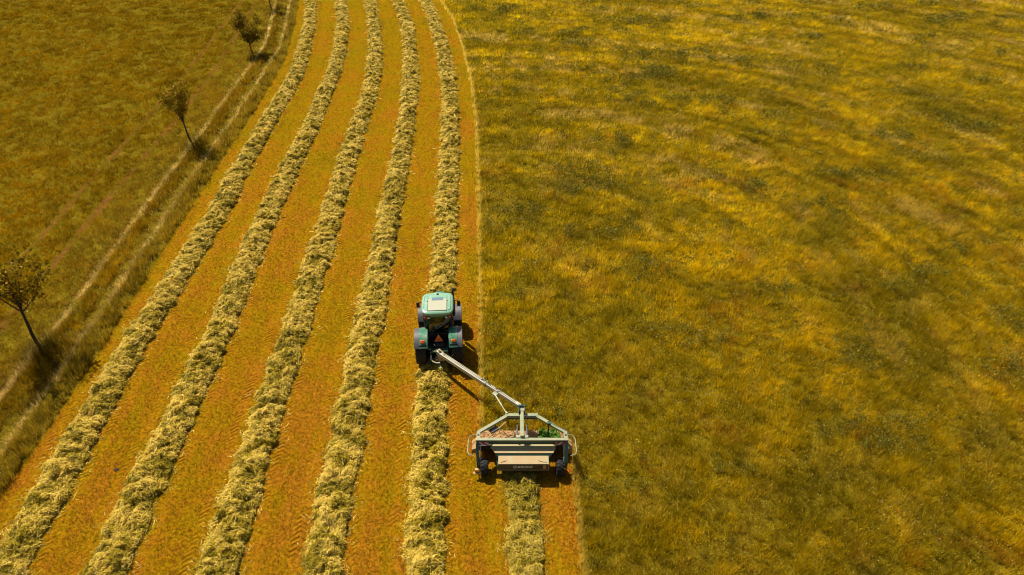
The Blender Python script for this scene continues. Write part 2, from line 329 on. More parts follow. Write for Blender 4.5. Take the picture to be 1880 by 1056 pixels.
V, F = blades(x[ok], y[ok], h[ok], ((.014 + .014 * rs.rand(n)) * R)[ok], (np.cos(a) * le)[ok], (np.sin(a) * le)[ok], rs); col = col[ok]
tag(np_mesh('stubble', V, F, M_PLANT, col), 'short orange and yellow stubble between the hay rows', 'stubble', kind='stuff')

# leafy weeds and small white blossoms standing in the meadow
def leafs(name, label, cat, pts, size, colr, rs, mat=M_LEAF):
    P = pts; n = len(P); d1 = rs.randn(n, 3); d1 /= np.linalg.norm(d1, axis=1)[:, None]; d2 = rs.randn(n, 3); d2 -= d1 * (d1 * d2).sum(1)[:, None]; d2 /= np.linalg.norm(d2, axis=1)[:, None]
    s = size[:, None]; V = np.empty((n, 4, 3)); V[:, 0] = P - d1 * s; V[:, 1] = P + d2 * s * .45; V[:, 2] = P + d1 * s; V[:, 3] = P - d2 * s * .45
    V = V.reshape(-1, 3); V[:, 2] = np.maximum(V[:, 2], .005)
    return tag(np_mesh(name, V, np.arange(4 * n).reshape(n, 4), mat, colr), label, cat, kind='stuff')
rs = np.random.RandomState(11)
x, y = scatter(10, 118, 22, 29, rs, mown_right, hi_)
k = fbm(x * .28, y * .45, 70); keep = (k + (rs.rand(len(x)) - .5) * .16 > .68) | (rs.rand(len(x)) < .02)
x, y = x[keep], y[keep]; m = 30; n = len(x) * m; R = rng(y) / 29
px = np.repeat(x, m) + rs.randn(n) * .13 * np.repeat(R, m); py = np.repeat(y, m) + rs.randn(n) * .13 * np.repeat(R, m); pz = .12 + .42 * rs.rand(n) ** .8
ok = px > mown_right(py) + .1; px, py, pz = px[ok], py[ok], pz[ok]; n = len(px)
col = mix(DGREEN, (.26, .22, .015), rs.rand(n) ** 1.2); col = mix(col, (.48, .42, .10), (rs.rand(n) < .10) * .9)
leafs('meadow_weeds', 'dark green leafy weeds in scattered clumps through the uncut meadow', 'weeds', np.stack([px, py, pz], 1), (.026 + .02 * rs.rand(n)) * rng(py) / 29, col, rs)
vx, vy, vz = VERGE; n = len(vx); hz = .36 * (.2 + fbm(vx * .6, vy * .6, 21, 4)) * (.7 + .6 * vz) * (.5 + .7 * rs.rand(n)); pl = np.maximum(sst(.3, .1, np.abs(vx - line_a(vy) - .12)), sst(.3, .1, np.abs(vx - line_b(vy) - .12)))
cv_ = mix(grass_colors(vx, vy, rs, 'left'), (.36, .28, .06), vz * .5) * (.25 + 1.15 * rs.rand(n)[:, None]); cv_ = mix(cv_, (.85, .66, .22), (rs.rand(n) < .06 + .10 * vz + .75 * pl) * .9)  # pale seed heads repeat the sunlit strip edges in their colour
leafs('verge_seed_heads', 'fine seed heads and small leaves over the verge grass and the dark left field', 'seed heads', np.stack([vx, vy, hz], 1), (.015 + .016 * rs.rand(n)) * rng(vy) / 29, cv_, rs)
sx2, sy2 = scatter(8, 118, 300, 29, rs, mown_right, hi_); n = len(sx2); hz = .40 * (.10 + .95 * fbm(sx2 * .6, sy2 * .6, 21, 4) + .75 * fbm(sx2 * 2.5, sy2 * 2.5, 22, 2)) * (.55 + .6 * rs.rand(n))
cc2 = grass_colors(sx2, sy2, rs, 'right') * (.35 + 1.0 * rs.rand(n)[:, None]); cc2 = mix(cc2, (.85, .66, .16), (rs.rand(n) < .10) * .8)
ok = sx2 > mown_right(sy2) + .15
leafs('seed_heads', 'fine seed heads and small leaves scattered over the tops of the meadow grass', 'seed heads', np.stack([sx2, sy2, hz], 1)[ok], ((.015 + .015 * rs.rand(n)) * rng(sy2) / 29)[ok], cc2[ok], rs)
spots = [(24.3, 9.6, .55, 60), (22.9, 8.0, .5, 26), (17.6, 15.6, .35, 55), (16.6, 16.8, .45, 30), (45.5, .8 + 1.2, .5, 25), (50, 2.6, .9, 30), (19.8, 19.5, 1, 10), (33, 21, 2, 10), (26, 4.2, 2, 14), (30, 12, 4, 26)]
P = []
for sy, sx, sg, k in spots: P.append(np.stack([sx + rs.randn(k) * sg, sy + rs.randn(k) * sg * 1.3, .40 + .15 * rs.rand(k)], 1))
sxx, syy = scatter(12, 90, .35, 29, rs, mown_right, hi_); P.append(np.stack([sxx, syy, .45 + .1 * rs.rand(len(sxx))], 1)); P = np.concatenate(P); P = P[P[:, 0] > mown_right(P[:, 1]) + .2]
leafs('white_blossoms', 'tiny pale blossoms dotted over the uncut meadow', 'flowers', P,   .018 * rng(P[:, 1]) / 29 * (1 + .6 * rs.rand(len(P))), np.tile((.80, .70, .50), (len(P), 1)), rs)

# ------------------------------------------------------------------ rows of cut grass
PALE = (.78, .575, .10); MIDY = (.50, .35, .009); OLV = (.22, .165, .004)
def windrow(i, y0, y1, label, wid=.72, hgt=.37, seed=0):
    cx = ROWS[i]; rs = np.random.RandomState(100 + i)
    def half(y, s): return wid * (.58 + .86 * fbm(y * 1.9, y * 0 + s, 80 + i, 3))
    def height(x, y):
        d = x - cx(y); hl = np.where(d < 0, half(y, 1), half(y, 7)); u = np.clip(np.abs(d) / hl, 0, 1)
        lump = .38 * vn(x * 1.3, y * 1.7, 90 + i) + vn(x * 3.6 + 5, y * 4.6, 95 + i) * .42 + .42 * vn(x * 8, y * 9, 97 + i)
        return hgt * np.sqrt(np.clip(1 - u ** 2.6, 0, 1)) * (.12 + 2.0 * np.clip(lump - .30, 0, 1) ** 1.1) * (1 - .25 * u * (vn(y * .9, y * 0, 99 + i) > .5))
    ys = [y0]
    while ys[-1] < y1: ys.append(ys[-1] + .05 * float(rng(ys[-1])) / 29)
    ys = np.array(ys); nc = 34; t = np.linspace(-1, 1, nc)
    X = cx(ys)[:, None] + np.where(t[None] < 0, half(ys, 1)[:, None], half(ys, 7)[:, None]) * t[None]; Yg = np.repeat(ys[:, None], nc, 1)
    Z = height(X, Yg) - .02
    ends = np.minimum(sst(y0, y0 + .4, Yg), sst(y1, y1 - .4, Yg)); Z = Z * ends
    V = np.stack([X, Yg, Z], -1).reshape(-1, 3); ii = (np.arange(len(ys) - 1)[:, None] * nc + np.arange(nc - 1)[None]).ravel()
    F1 = np.stack([ii, ii + 1, ii + 1 + nc, ii + nc], 1)
    cc = (X[:-1, :-1].ravel(), Yg[:-1, :-1].ravel()); c1 = mix(OLV, MIDY, sst(.3, .7, fbm(cc[0] * 6, cc[1] * 6, 3, 3)))
    # strands
    out = []
    for yy in np.arange(y0, y1, .5):
        k = int(.5 * 2 * wid * 1150 * (29 / float(rng(yy))) ** 2); out.append(np.stack([(rs.rand(k) * 2 - 1), yy + rs.rand(k) * .5], 1))
    P = np.concatenate(out); u, y = P[:, 0], P[:, 1]; n = len(y); u = np.sign(u) * np.abs(u) ** .9
    stray = rs.rand(n) < .16
    x = cx(y) + np.where(u < 0, half(y, 1), half(y, 7)) * np.where(stray, u * (1 + .7 * rs.rand(n) ** 2), u); R = rng(y) / 29
    z = height(x, y) * (np.minimum(sst(y0, y0 + .4, y), sst(y1, y1 - .4, y))) + .012
    th = 7.5 * fbm(x * 1.5, y * 1.5, 110 + i, 2) + rs.randn(n) * .75 + 1.2; L = (.12 + .24 * rs.rand(n)) * np.sqrt(R) * np.where(stray, .7, 1)
    dx, dy = np.cos(th) * L / 2, np.sin(th) * L / 2; wv = (.007 + .009 * rs.rand(n)) * R
    nx, ny = -np.sin(th) * wv, np.cos(th) * wv; arch = np.where(stray, .01, (.03 + .10 * rs.rand(n)))
    tw = rs.randn(n) * .5; bend = rs.randn(n) * .05
    e0 = np.stack([x - dx, y - dy, z + rs.rand(n) * .05 - .02], 1); e1 = np.stack([x + nx / wv * bend, y + ny / wv * bend, z + arch], 1); e2 = np.stack([x + dx, y + dy, z + arch * (rs.rand(n) * 1.6 - .4)], 1)
    e0[:, 2] = np.maximum(e0[:, 2], .01); e2[:, 2] = np.maximum(e2[:, 2], .01)
    s = np.stack([nx, ny, wv * tw], 1)
    S = np.stack([e0 - s * .7, e0 + s * .7, e1 + s, e1 - s, e2 - s * .4, e2 + s * .4], 1).reshape(-1, 3)
    b = np.arange(n)[:, None] * 6 + len(V); F2 = np.concatenate([b + [[0, 1, 2, 3]], b + [[3, 2, 5, 4]]])
    cl = fbm(x * 2.2 + 3, y * 2.6, 120 + i, 4); fr = rs.rand(n)
    c = mix(OLV, MIDY, sst(.30, .52, cl + (fr - .5) * .3)); c = mix(c, PALE, sst(.42, .61, cl + (rs.rand(n) - .5) * .35)); c = mix(c, (.62, .42, .05), (rs.rand(n) < .12) * .6)
    if i == 5: c = mix(c, (.26, .20, .012), .35 + .3 * sst(17.5, 19.5, np.concatenate([y]))[:, None][:, 0])
    o = np_mesh('windrow', np.concatenate([V, S]), np.concatenate([F1, F2]), M_HAY, np.concatenate([c1, c, c]))
    return tag(o, label, 'windrow', 'rows of cut grass across the mown strip')
WL = ['leftmost long row of cut grass, beside the dark verge and the trees', 'second long row of cut grass from the dark verge', 'middle one of the five long rows of cut grass',
      'long row of cut grass just left of the one under the tractor', 'long row of cut grass running in front of and behind the green tractor', 'short fresh row of cut grass trailing behind the mower']
for i in range(5): windrow(i, 6, 128, WL[i])
windrow(5, 4, 19.75, WL[5], .62, .28)

# ------------------------------------------------------------------ mesh builder for machines and trees
class MB:
    def __init__(s): s.v = []; s.f = []; s.sm = []
    def add(s, vs, fs, M=None, smooth=False):
        b = len(s.v); s.v += [tuple(M @ Vector(p)) if M else tuple(p) for p in vs]; s.f += [tuple(b + i for i in q) for q in fs]; s.sm += [smooth] * len(fs); return s
    def box(s, c, sz, M=None, rot=None):
        hx, hy, hz = sz[0] / 2, sz[1] / 2, sz[2] / 2; T = Matrix.Translation(c)
        if rot: T = T @ Matrix.Rotation(rot[2], 4, 'Z') @ Matrix.Rotation(rot[1], 4, 'Y') @ Matrix.Rotation(rot[0], 4, 'X')
        if M: T = M @ T
        vs = [(x, y, z) for x in (-hx, hx) for y in (-hy, hy) for z in (-hz, hz)]
        return s.add(vs, [(0, 1, 3, 2), (4, 6, 7, 5), (0, 4, 5, 1), (2, 3, 7, 6), (0, 2, 6, 4), (1, 5, 7, 3)], T)
    def beam(s, a, b, w_, h_, up=(0, 0, 1)):
        a, b = Vector(a), Vector(b); d = (b - a); L = d.length; d.normalize(); sx = d.cross(Vector(up)).normalized(); uz = sx.cross(d)
        T = Matrix((( sx.x, d.x, uz.x, 0), (sx.y, d.y, uz.y, 0), (sx.z, d.z, uz.z, 0), (0, 0, 0, 1))); T = Matrix.Translation((a + b) / 2) @ T
        return s.box((0, 0, 0), (w_, L, h_), T)
    def hexa(s, top, bot):
        return s.add(list(top) + list(bot), [(0, 1, 2, 3), (7, 6, 5, 4), (0, 4, 5, 1), (1, 5, 6, 2), (2, 6, 7, 3), (3, 7, 4, 0)])
    def tube(s, pts, r, n=10, caps=True):
        pts = [Vector(p) for p in pts]; rr = r if isinstance(r, (list, tuple)) else [r] * len(pts); vs = []; prev = None
        for i, p in enumerate(pts):
            d = (pts[min(i + 1, len(pts) - 1)] - pts[max(i - 1, 0)]).normalized()
            if prev is None: prev = d.orthogonal().normalized()
            prev = (prev - d * prev.dot(d)); prev = prev.normalized() if prev.length > 1e-5 else d.orthogonal().normalized(); q = d.cross(prev)
            for k in range(n):
                a = 2 * math.pi * k / n; vs.append(p + (prev * math.cos(a) + q * math.sin(a)) * rr[i])
        fs = [(i * n + k, i * n + (k + 1) % n, (i + 1) * n + (k + 1) % n, (i + 1) * n + k) for i in range(len(pts) - 1) for k in range(n)]
        s.add(vs, fs, smooth=True)
        if caps:
            b = len(s.v) - len(vs); s.f += [tuple(b + k for k in reversed(range(n))), tuple(b + (len(pts) - 1) * n + k for k in range(n))]; s.sm += [False, False]
        return s
    def lathe(s, prof, n=40, M=None, axis='X', closed=False):
        vs = []; m = len(prof)
        for k in range(n):
            a = 2 * math.pi * k / n
            for (x, r) in prof: vs.append((x, r * math.cos(a), r * math.sin(a)))
        fs = [(k * m + j, k * m + j + 1, ((k + 1) % n) * m + j + 1, ((k + 1) % n) * m + j) for k in range(n) for j in range(m - 1)]
        if closed: fs += [(k * m + m - 1, k * m, ((k + 1) % n) * m, ((k + 1) % n) * m + m - 1) for k in range(n)]
        return s.add(vs, fs, M, True)
    def loft(s, rings, n=40, e=4.0, M=None):
        """rings: (cx, cy, z, hx, hy) superellipses"""
        vs = []
        for cx, cy, z, hx, hy in rings:
            for k in range(n):
                a = 2 * math.pi * k / n; ca, sa = math.cos(a), math.sin(a)
                vs.append((cx + hx * math.copysign(abs(ca) ** (2 / e), ca), cy + hy * math.copysign(abs(sa) ** (2 / e), sa), z))
        fs = [(i * n + k, i * n + (k + 1) % n, (i + 1) * n + (k + 1) % n, (i + 1) * n + k) for i in range(len(rings) - 1) for k in range(n)]
        s.add(vs, fs, M, True); b = len(s.v) - len(vs)
        s.f += [tuple(b + k for k in reversed(range(n))), tuple(b + (len(rings) - 1) * n + k for k in range(n))]; s.sm += [True, True]
        return s
    def prism(s, poly, x0, x1):
        """poly in (y,z), extruded along x"""
        n = len(poly); vs = [(x0, y, z) for y, z in poly] + [(x1, y, z) for y, z in poly]
        return s.add(vs, [tuple(reversed(range(n))), tuple(range(n, 2 * n))] + [(i, (i + 1) % n, n + (i + 1) % n, n + i) for i in range(n)])
    def build(s, name, mat, parent=None, bevel=0, label=None):
        me = bpy.data.meshes.new(name); me.from_pydata(s.v, [], s.f); me.update()
        import bmesh
        bm = bmesh.new(); bm.from_mesh(me); bmesh.ops.recalc_face_normals(bm, faces=bm.faces); bm.to_mesh(me); bm.free()
        me.polygons.foreach_set('use_smooth', s.sm)
        me.set_sharp_from_angle(angle=rad(38)); me.materials.append(mat)
        o = bpy.data.objects.new(name, me); C.objects.link(o)
        if parent: o.parent = parent
        if bevel:
            b = o.modifiers.new('bevel', 'BEVEL'); b.width = bevel; b.segments = 2; b.limit_method = 'ANGLE'; b.angle_limit = rad(50)
        if label: o['label'] = label
        return o
def paint(name, col, rough=.4, dirt=(.35, .24, .10), amount=.3, metal=0.0, scale=3.0, coat=0.0, spec=.5):
    m, n, l, out = new_mat(name); tc = n.new('ShaderNodeTexCoord'); co = tc.outputs['Object']
    f = ramp(n, l, noise(n, l, co, scale, 8, .7), [(.42, 0.0), (.68, 1.0)])
    f2 = ramp(n, l, noise(n, l, co, scale * 7, 5, .7), [(.35, .4), (.65, 1.0)])
    f = math_n(n, l, 'MULTIPLY', math_n(n, l, 'MULTIPLY', f, f2), amount)
    c = mixc(n, l, f, col, dirt)
    p = n.new('ShaderNodeBsdfPrincipled'); l.new(c, p.inputs['Base Color']); p.inputs['Metallic'].default_value = metal
    rr = math_n(n, l, 'ADD', math_n(n, l, 'MULTIPLY', f, .5), rough); l.new(rr, p.inputs['Roughness'])
    if 'Coat Weight' in p.inputs: p.inputs['Coat Weight'].default_value = coat
    l.new(p.outputs[0], out.inputs[0]); return m
G = dict(
 green=paint('tractor green paint', (.03, .19, .10), .28, (.45, .42, .22), .45, coat=.4),
 roofg=paint('pale green roof paint', (.20, .42, .27), .3, (.50, .50, .36), .5, coat=.3),
 cream=paint('dusty cream panel', (.42, .42, .30), .5, (.46, .38, .20), .5),
 black=paint('black plastic', (.020, .020, .022), .5, (.16, .11, .05), .25),
 grey=paint('grey plastic', (.10, .09, .11), .42, (.30, .24, .17), .4),
 tyre=paint('tyre rubber', (.013, .012, .011), .8, (.10, .065, .025), .25, scale=6),
 rim=paint('rim paint', (.50, .38, .03), .4),
 darkg=paint('dark teal paint and beam shade', (.015, .075, .055), .4, (.10, .08, .03), .3),
 frame=paint('faded pale green frame paint', (.26, .295, .17), .42, (.60, .42, .20), .5, scale=2.5),
 arm=paint('pale drawbar paint', (.50, .47, .33), .42, (.42, .34, .2), .4),
 hood=paint('dusty beige hood', (.42, .34, .16), .55, (.56, .27, .11), .9, scale=2.2),
 hood2=paint('yellowed hood edge', (.46, .39, .17), .55, (.62, .38, .16), .6),
 panel=paint('dull grey rear panel', (.055, .054, .034), .5, (.20, .13, .04), .5),
 deck=paint('earth coated deck', (.37, .20, .075), .9, (.52, .33, .16), .9, scale=5),
 chrome=paint('steel rod', (.6, .6, .58), .2, metal=.9, amount=.15),
 rust=paint('rusty rod', (.50, .28, .10), .6, (.65, .45, .2), .6),
 orange=paint('orange fluorescent board', (1.0, .17, .01), .45, amount=.06),
 lamp=paint('orange lamp lens', (.85, .13, .01), .15, amount=.1, coat=.6),
 redl=paint('red lamp lens', (.50, .04, .01), .2, amount=.1, coat=.6),
 white=paint('white lamp glass', (.75, .78, .74), .1, amount=.05),
 hose=paint('pale hose', (.60, .55, .36), .5), letter=paint('pale lettering', (.85, .80, .62), .5, amount=.3),
 sky=paint('roof hatch glass', (.16, .24, .27), .08, (.3, .3, .25), .2, coat=.8),
 shirt=paint('blue grey shirt', (.10, .16, .20), .9, amount=0), skin=paint('skin', (.50, .28, .18), .6, amount=0), hair=paint('dark cap', (.03, .03, .04), .8, amount=0), trouser=paint('dark trousers', (.03, .035, .05), .9, amount=0))
def glass_mat():
    m, n, l, out = new_mat('tinted cab glass'); t = n.new('ShaderNodeBsdfTransparent'); t.inputs[0].default_value = (.34, .40, .40, 1); g = n.new('ShaderNodeBsdfGlossy'); g.inputs['Roughness'].default_value = .03
    mx = n.new('ShaderNodeMixShader'); mx.inputs[0].default_value = .06; l.new(t.outputs[0], mx.inputs[1]); l.new(g.outputs[0], mx.inputs[2]); l.new(mx.outputs[0], out.inputs[0]); return m
GL = glass_mat()
def stripe_mat(sgn):
    m, n, l, out = new_mat('red white warning stripes'); tc = n.new('ShaderNodeTexCoord'); sx = n.new('ShaderNodeSeparateXYZ'); l.new(tc.outputs['Object'], sx.inputs[0])
    v = math_n(n, l, 'ADD', sx.outputs[0], math_n(n, l, 'MULTIPLY', sx.outputs[2], sgn)); v = math_n(n, l, 'FRACT', math_n(n, l, 'MULTIPLY', v, 3.6)); v = math_n(n, l, 'GREATER_THAN', v, .5)
    c = mixc(n, l, v, (.42, .035, .03), (.55, .55, .56)); p = n.new('ShaderNodeBsdfPrincipled'); p.inputs['Roughness'].default_value = .4; l.new(c, p.inputs['Base Color']); l.new(p.outputs[0], out.inputs[0]); return m

def make_wheel(parent, c, R, wdt, rimR, lugs, side, big=True):
    """wheel part (rim) with its tyre as a sub-part; axis along x"""
    T = Matrix.Translation(c); w2 = wdt / 2
    prof = [(-w2 * .72, rimR), (-w2 * .95, rimR + .05), (-w2, rimR + (R - rimR) * .5), (-w2 * .93, R - .10), (-w2 * .80, R - .05), (-w2 * .4, R - .035), (0, R - .03), (w2 * .4, R - .035), (w2 * .80, R - .05), (w2 * .93, R - .10), (w2, rimR + (R - rimR) * .5), (w2 * .95, rimR + .05), (w2 * .72, rimR)]
    rim = MB().lathe([(-w2 * .7, rimR + .005), (-w2 * .74, rimR - .04), (-w2 * .2, rimR - .07), (-w2 * .05 * 1, rimR * .5), (side * w2 * .15, rimR * .42), (side * w2 * .3, rimR * .3), (side * w2 * .3, .001)], 32, T)
    rim.lathe([(w2 * .7, rimR + .005), (w2 * .74, rimR - .04), (w2 * .2, rimR - .07), (0, rimR * .5)], 32, T)
    rim.tube([Vector(c) + Vector((side * w2 * .1, 0, 0)), Vector(c) + Vector((side * w2 * .55, 0, 0))], rimR * .28, 16)
    for k in range(8):
        a = k * math.pi / 4; q = Vector(c) + Vector((side * w2 * .28, math.cos(a) * rimR * .22, math.sin(a) * rimR * .22)); rim.tube([q, q + Vector((side * w2 * .32, 0, 0))], .02, 6)
    ro = rim.build('wheel', G['rim'] if big else G['rim'], parent)
    ty = MB().lathe(prof, 56, T)
    for k in range(lugs):
        for sg in (-1, 1):
            a = 2 * math.pi * (k + (.5 if sg > 0 else 0)) / lugs; da = .16 if big else .11
            # slanted lug: from the centre line to the shoulder
            a1 = a + da
            def P(x, ang, r): return Vector((c[0] + x, c[1] + math.cos(ang) * r, c[2] + math.sin(ang) * r))
            tw = (.035 if big else .03) / R
            x0, x1 = sg * .01, sg * w2 * .98
            top = [P(x0, a - tw, R), P(x0, a + tw, R), P(x1, a1 + tw, R - .035), P(x1, a1 - tw, R - .035)]
            bot = [P(x0, a - tw, R - .05), P(x0, a + tw, R - .05), P(x1, a1 + tw, R - .12), P(x1, a1 - tw, R - .12)]
            ty.hexa(top, bot)
    ty.build('tyre', G['tyre'], ro)
    return ro

# ------------------------------------------------------------------ tractor
TR = empty('tractor', (-3.86, 27.30, 0), rad(4.0))
tag(TR, 'green tractor with pale roof and orange slow vehicle triangle, pulling the mower', 'tractor')
# chassis: gearbox, rear axle, drawbar
m = MB().box((0, 1.4, .78), (.46, 3.4, .42)).box((0, 0, .92), (1.5, .34, .34)).box((0, .1, .95), (.6, .8, .62)).box((0, 2.65, .66), (1.6, .2, .2))
m.tube([(-1.1, 0, .92), (1.1, 0, .92)], .14, 14).tube([(-1.0, 2.65, .68), (1.0, 2.65, .68)], .09, 12); m.box((0, -.1, .50), (.16, 1.1, .07)).box((.62, 1.15, .72), (.42, .95, .42)).box((-.62, 1.15, .72), (.42, .95, .42))
m.build('chassis', G['black'], TR, .02)
# bonnet
m = MB(); yy = [1.95, 2.6, 3.2, 3.6, 3.78]; 
R_ = Matrix.Rotation(rad(-90), 4, 'X')
m.loft([(0, -1.50, y, .44 - .10 * max(0, (y - 2.2)) / 1.6, (.36 - .13 * max(0, (y - 2.2)) / 1.6)) for y in yy], 32, 3.2, R_)
bn = m.build('bonnet', G['green'], TR)
MB().box((0, 3.80, 1.42), (.5, .03, .34)).build('grille', G['black'], bn, .01)
# cab lower body and posts
m = MB().box((0, 1.15, 1.16), (1.16, 1.6, .42)).box((0, .36, 1.42), (1.15, .10, .26))
for sx in (-1, 1):
    m.beam((sx * .60, .40, 1.3), (sx * .72, .48, 2.66), .09, .09); m.beam((sx * .55, 1.90, 1.3), (sx * .70, 1.86, 2.66), .08, .08); m.beam((sx * .67, 1.15, 1.35), (sx * .76, 1.15, 2.66), .06, .07)
    m.beam((sx * .60, .40, 1.34), (sx * .55, 1.9, 1.34), .06, .06)
m.beam((-.72, .48, 2.60), (.72, .48, 2.60), .07, .07).beam((-.70, 1.86, 2.62), (.70, 1.86, 2.62), .06, .06)
m.build('cab_frame', G['black'], TR, .012)
def pane(name, pts, th=.008):
    p = [Vector(q) for q in pts]; nrm = (p[1] - p[0]).cross(p[2] - p[0]).normalized() * th
    return MB().hexa([q + nrm for q in p], [q - nrm for q in p]).build(name, GL, TR)
rw = pane('rear_window', [(-.58, .385, 1.52), (.58, .385, 1.52), (.68, .45, 2.57), (-.68, .45, 2.57)])
pane('windscreen', [(-.51, 1.93, 1.38), (.51, 1.93, 1.38), (.66, 1.88, 2.60), (-.66, 1.88, 2.60)])
for sx in (-1, 1):
    pane('side_window', [(sx * .635, .47, 1.40), (sx * .66, 1.1, 1.40), (sx * .755, 1.12, 2.58), (sx * .735, .53, 2.58)])
    pane('side_window', [(sx * .66, 1.2, 1.40), (sx * .585, 1.84, 1.40), (sx * .715, 1.82, 2.58), (sx * .755, 1.2, 2.58)])
m = MB().tube([(-.3, .395, 1.62), (.12, .40, 1.95)], .012, 6).box((-.3, .38, 1.62), (.05, .04, .05)); m.build('wiper', G['chrome'], rw)
# roof
RY = 1.23
m = MB().loft([(0, RY, 2.62, .70, .76), (0, RY, 2.66, .80, .86), (0, RY, 2.78, .845, .90), (0, RY, 2.86, .83, .885), (0, RY, 2.905, .78, .83), (0, RY, 2.925, .68, .74)], 64, 5.0)
rf = m.build('roof', G['roofg'], TR)
m = MB().loft([(0, 2.02, 2.72, .30, .16), (0, 2.02, 2.86, .28, .15), (0, 2.01, 2.92, .20, .10)], 32, 2.6); m.build('roof_nose', G['roofg'], rf)
MB().loft([(0, 1.93, 2.935, .07, .045), (0, 1.93, 2.975, .06, .04)], 20, 2).build('roof_knob', G['black'], rf)
MB().box((0, 1.02, 2.932), (.98, .98, .022)).build('roof_hatch', G['cream'], rf, .008, 'cream dusty hatch panel')
MB().box((0, 1.50, 2.947), (.60, .24, .014)).build('roof_window', G['sky'], rf, .004)
m = MB()
for sx in (-1, 1): m.box((sx * .505, 1.15, 2.929), (.018, 1.25, .02)).box((sx * .53, 1.32, 2.935), (.06, .03, .025)).tube([(sx * .55, .53, 2.925), (sx * .66, .60, 2.925), (sx * .70, .75, 2.922), (sx * .70, 1.6, 2.922), (sx * .64, 1.80, 2.922)], .011, 6)
m.box((0, .50, 2.928), (1.04, .018, .02)); m.build('roof_seam', G['black'], rf)
m = MB().box((0, .36, 2.70), (.66, .05, .17)); m.build('roof_valance', G['green'], rf, .02)
# work lamps and indicators under the roof at the rear
for sx in (-1, 1):
    wl = MB().box((sx * .46, .36, 2.62), (.15, .10, .12)).build('work_light', G['black'], TR, .012); MB().box((sx * .46, .305, 2.62), (.11, .015, .09)).build('lens', G['white'], wl)
    il = MB().box((sx * .64, .37, 2.62), (.14, .09, .10)).build('indicator', G['redl'], TR, .015)
# rear fenders
def fender(sx):
    cy, cz, Rr = 0, .92, 1.03; A = [rad(a) for a in (36, 44, 52, 60, 70, 80, 90, 100, 112, 124, 134)]
    def arc(x0, x1, rr, th, m):
        vs = []; 
        for a in A:
            yy = cy - math.cos(a) * rr; zz = cz + math.sin(a) * rr; yo = cy - math.cos(a) * (rr - th); zo = cz + math.sin(a) * (rr - th)
            vs += [(x0, yy, zz), (x1, yy, zz), (x1, yo, zo), (x0, yo, zo)]
        fs = []
        for i in range(len(A) - 1):
            b = 4 * i
            for k in range(4): fs.append((b + k, b + (k + 1) % 4, b + 4 + (k + 1) % 4, b + 4 + k))
        fs += [(0, 1, 2, 3), tuple(4 * (len(A) - 1) + k for k in (3, 2, 1, 0))]; m.add(vs, fs, smooth=True)
    m = MB(); arc(sx * .56, sx * 1.0, Rr, .03, m)
    # inner wing rising to the cab
    m.prism([(-.72, 1.45), (-.45, 1.83), (0, 1.93), (.7, 1.66), (.8, 1.2), (.4, 1.3), (-.3, 1.3)], sx * .54, sx * .57)
    f = m.build('rear_fender', G['green'], TR)
    m = MB(); arc(sx * 1.003, sx * 1.245, Rr - .015, .025, m); m.box((sx * 1.24, -.55, 1.66), (.012, .4, .08), None, (rad(38), 0, 0)); m.build('fender_extension', G['grey'], f)
    tl = MB().box((sx * .80, -.60, 1.79), (.24, .09, .16), None, (rad(-40), 0, 0)).build('tail_light', G['lamp'], f, .03)
    MB().box((sx * .80, -.745, 1.60), (.40, .05, .16), None, (rad(-30), 0, 0)).build('lamp_bracket', G['black'], f, .01)
for sx in (-1, 1):
    fender(sx)
    make_wheel(TR, (sx * .95, 0, .92), .92, .56, .50, 19, sx)
    make_wheel(TR, (sx * .98, 2.65, .68), .68, .44, .37, 17, sx)
    # front mudguard
    m = MB(); A = [rad(a) for a in (28, 45, 62, 80, 98, 116, 132)]; vs = []
    for a in A:
        for rr in (.76, .735): vs += [(sx * .76, 2.65 - math.cos(a) * rr, .68 + math.sin(a) * rr), (sx * 1.21, 2.65 - math.cos(a) * rr, .68 + math.sin(a) * rr)]
    fs = []
    for i in range(len(A) - 1):
        b = 4 * i; fs += [(b, b + 1, b + 5, b + 4), (b + 2, b + 6, b + 7, b + 3), (b, b + 4, b + 6, b + 2), (b + 1, b + 3, b + 7, b + 5)]
    fs += [(0, 2, 3, 1), (4 * 6, 4 * 6 + 1, 4 * 6 + 3, 4 * 6 + 2)]; m.add(vs, fs, smooth=True); m.build('front_mudguard', G['grey'], TR)
    m = MB()
    for k in range(3): m.box((sx * .86, 1.35, .45 + .28 * k), (.28, .36, .03))
    m.box((sx * .74, 1.18, .76), (.03, .04, .68)).box((sx * .74, 1.52, .76), (.03, .04, .68)); m.build('steps', G['black'], TR)
    MB().beam((sx * .72, 1.92, 2.45), (sx * 1.08, 1.98, 2.40), .03, .03).box((sx * 1.10, 1.96, 2.22), (.18, .05, .34)).build('mirror', G['black'], TR, .01)
MB().tube([(.80, 2.02, 1.35), (.80, 2.02, 2.86), (.81, 2.06, 3.02), (.84, 2.14, 3.12)], [.07, .07, .055, .05], 14).tube([(.80, 2.02, 1.5), (.80, 2.02, 2.35)], .095, 16).build('exhaust_pipe', G['black'], TR)
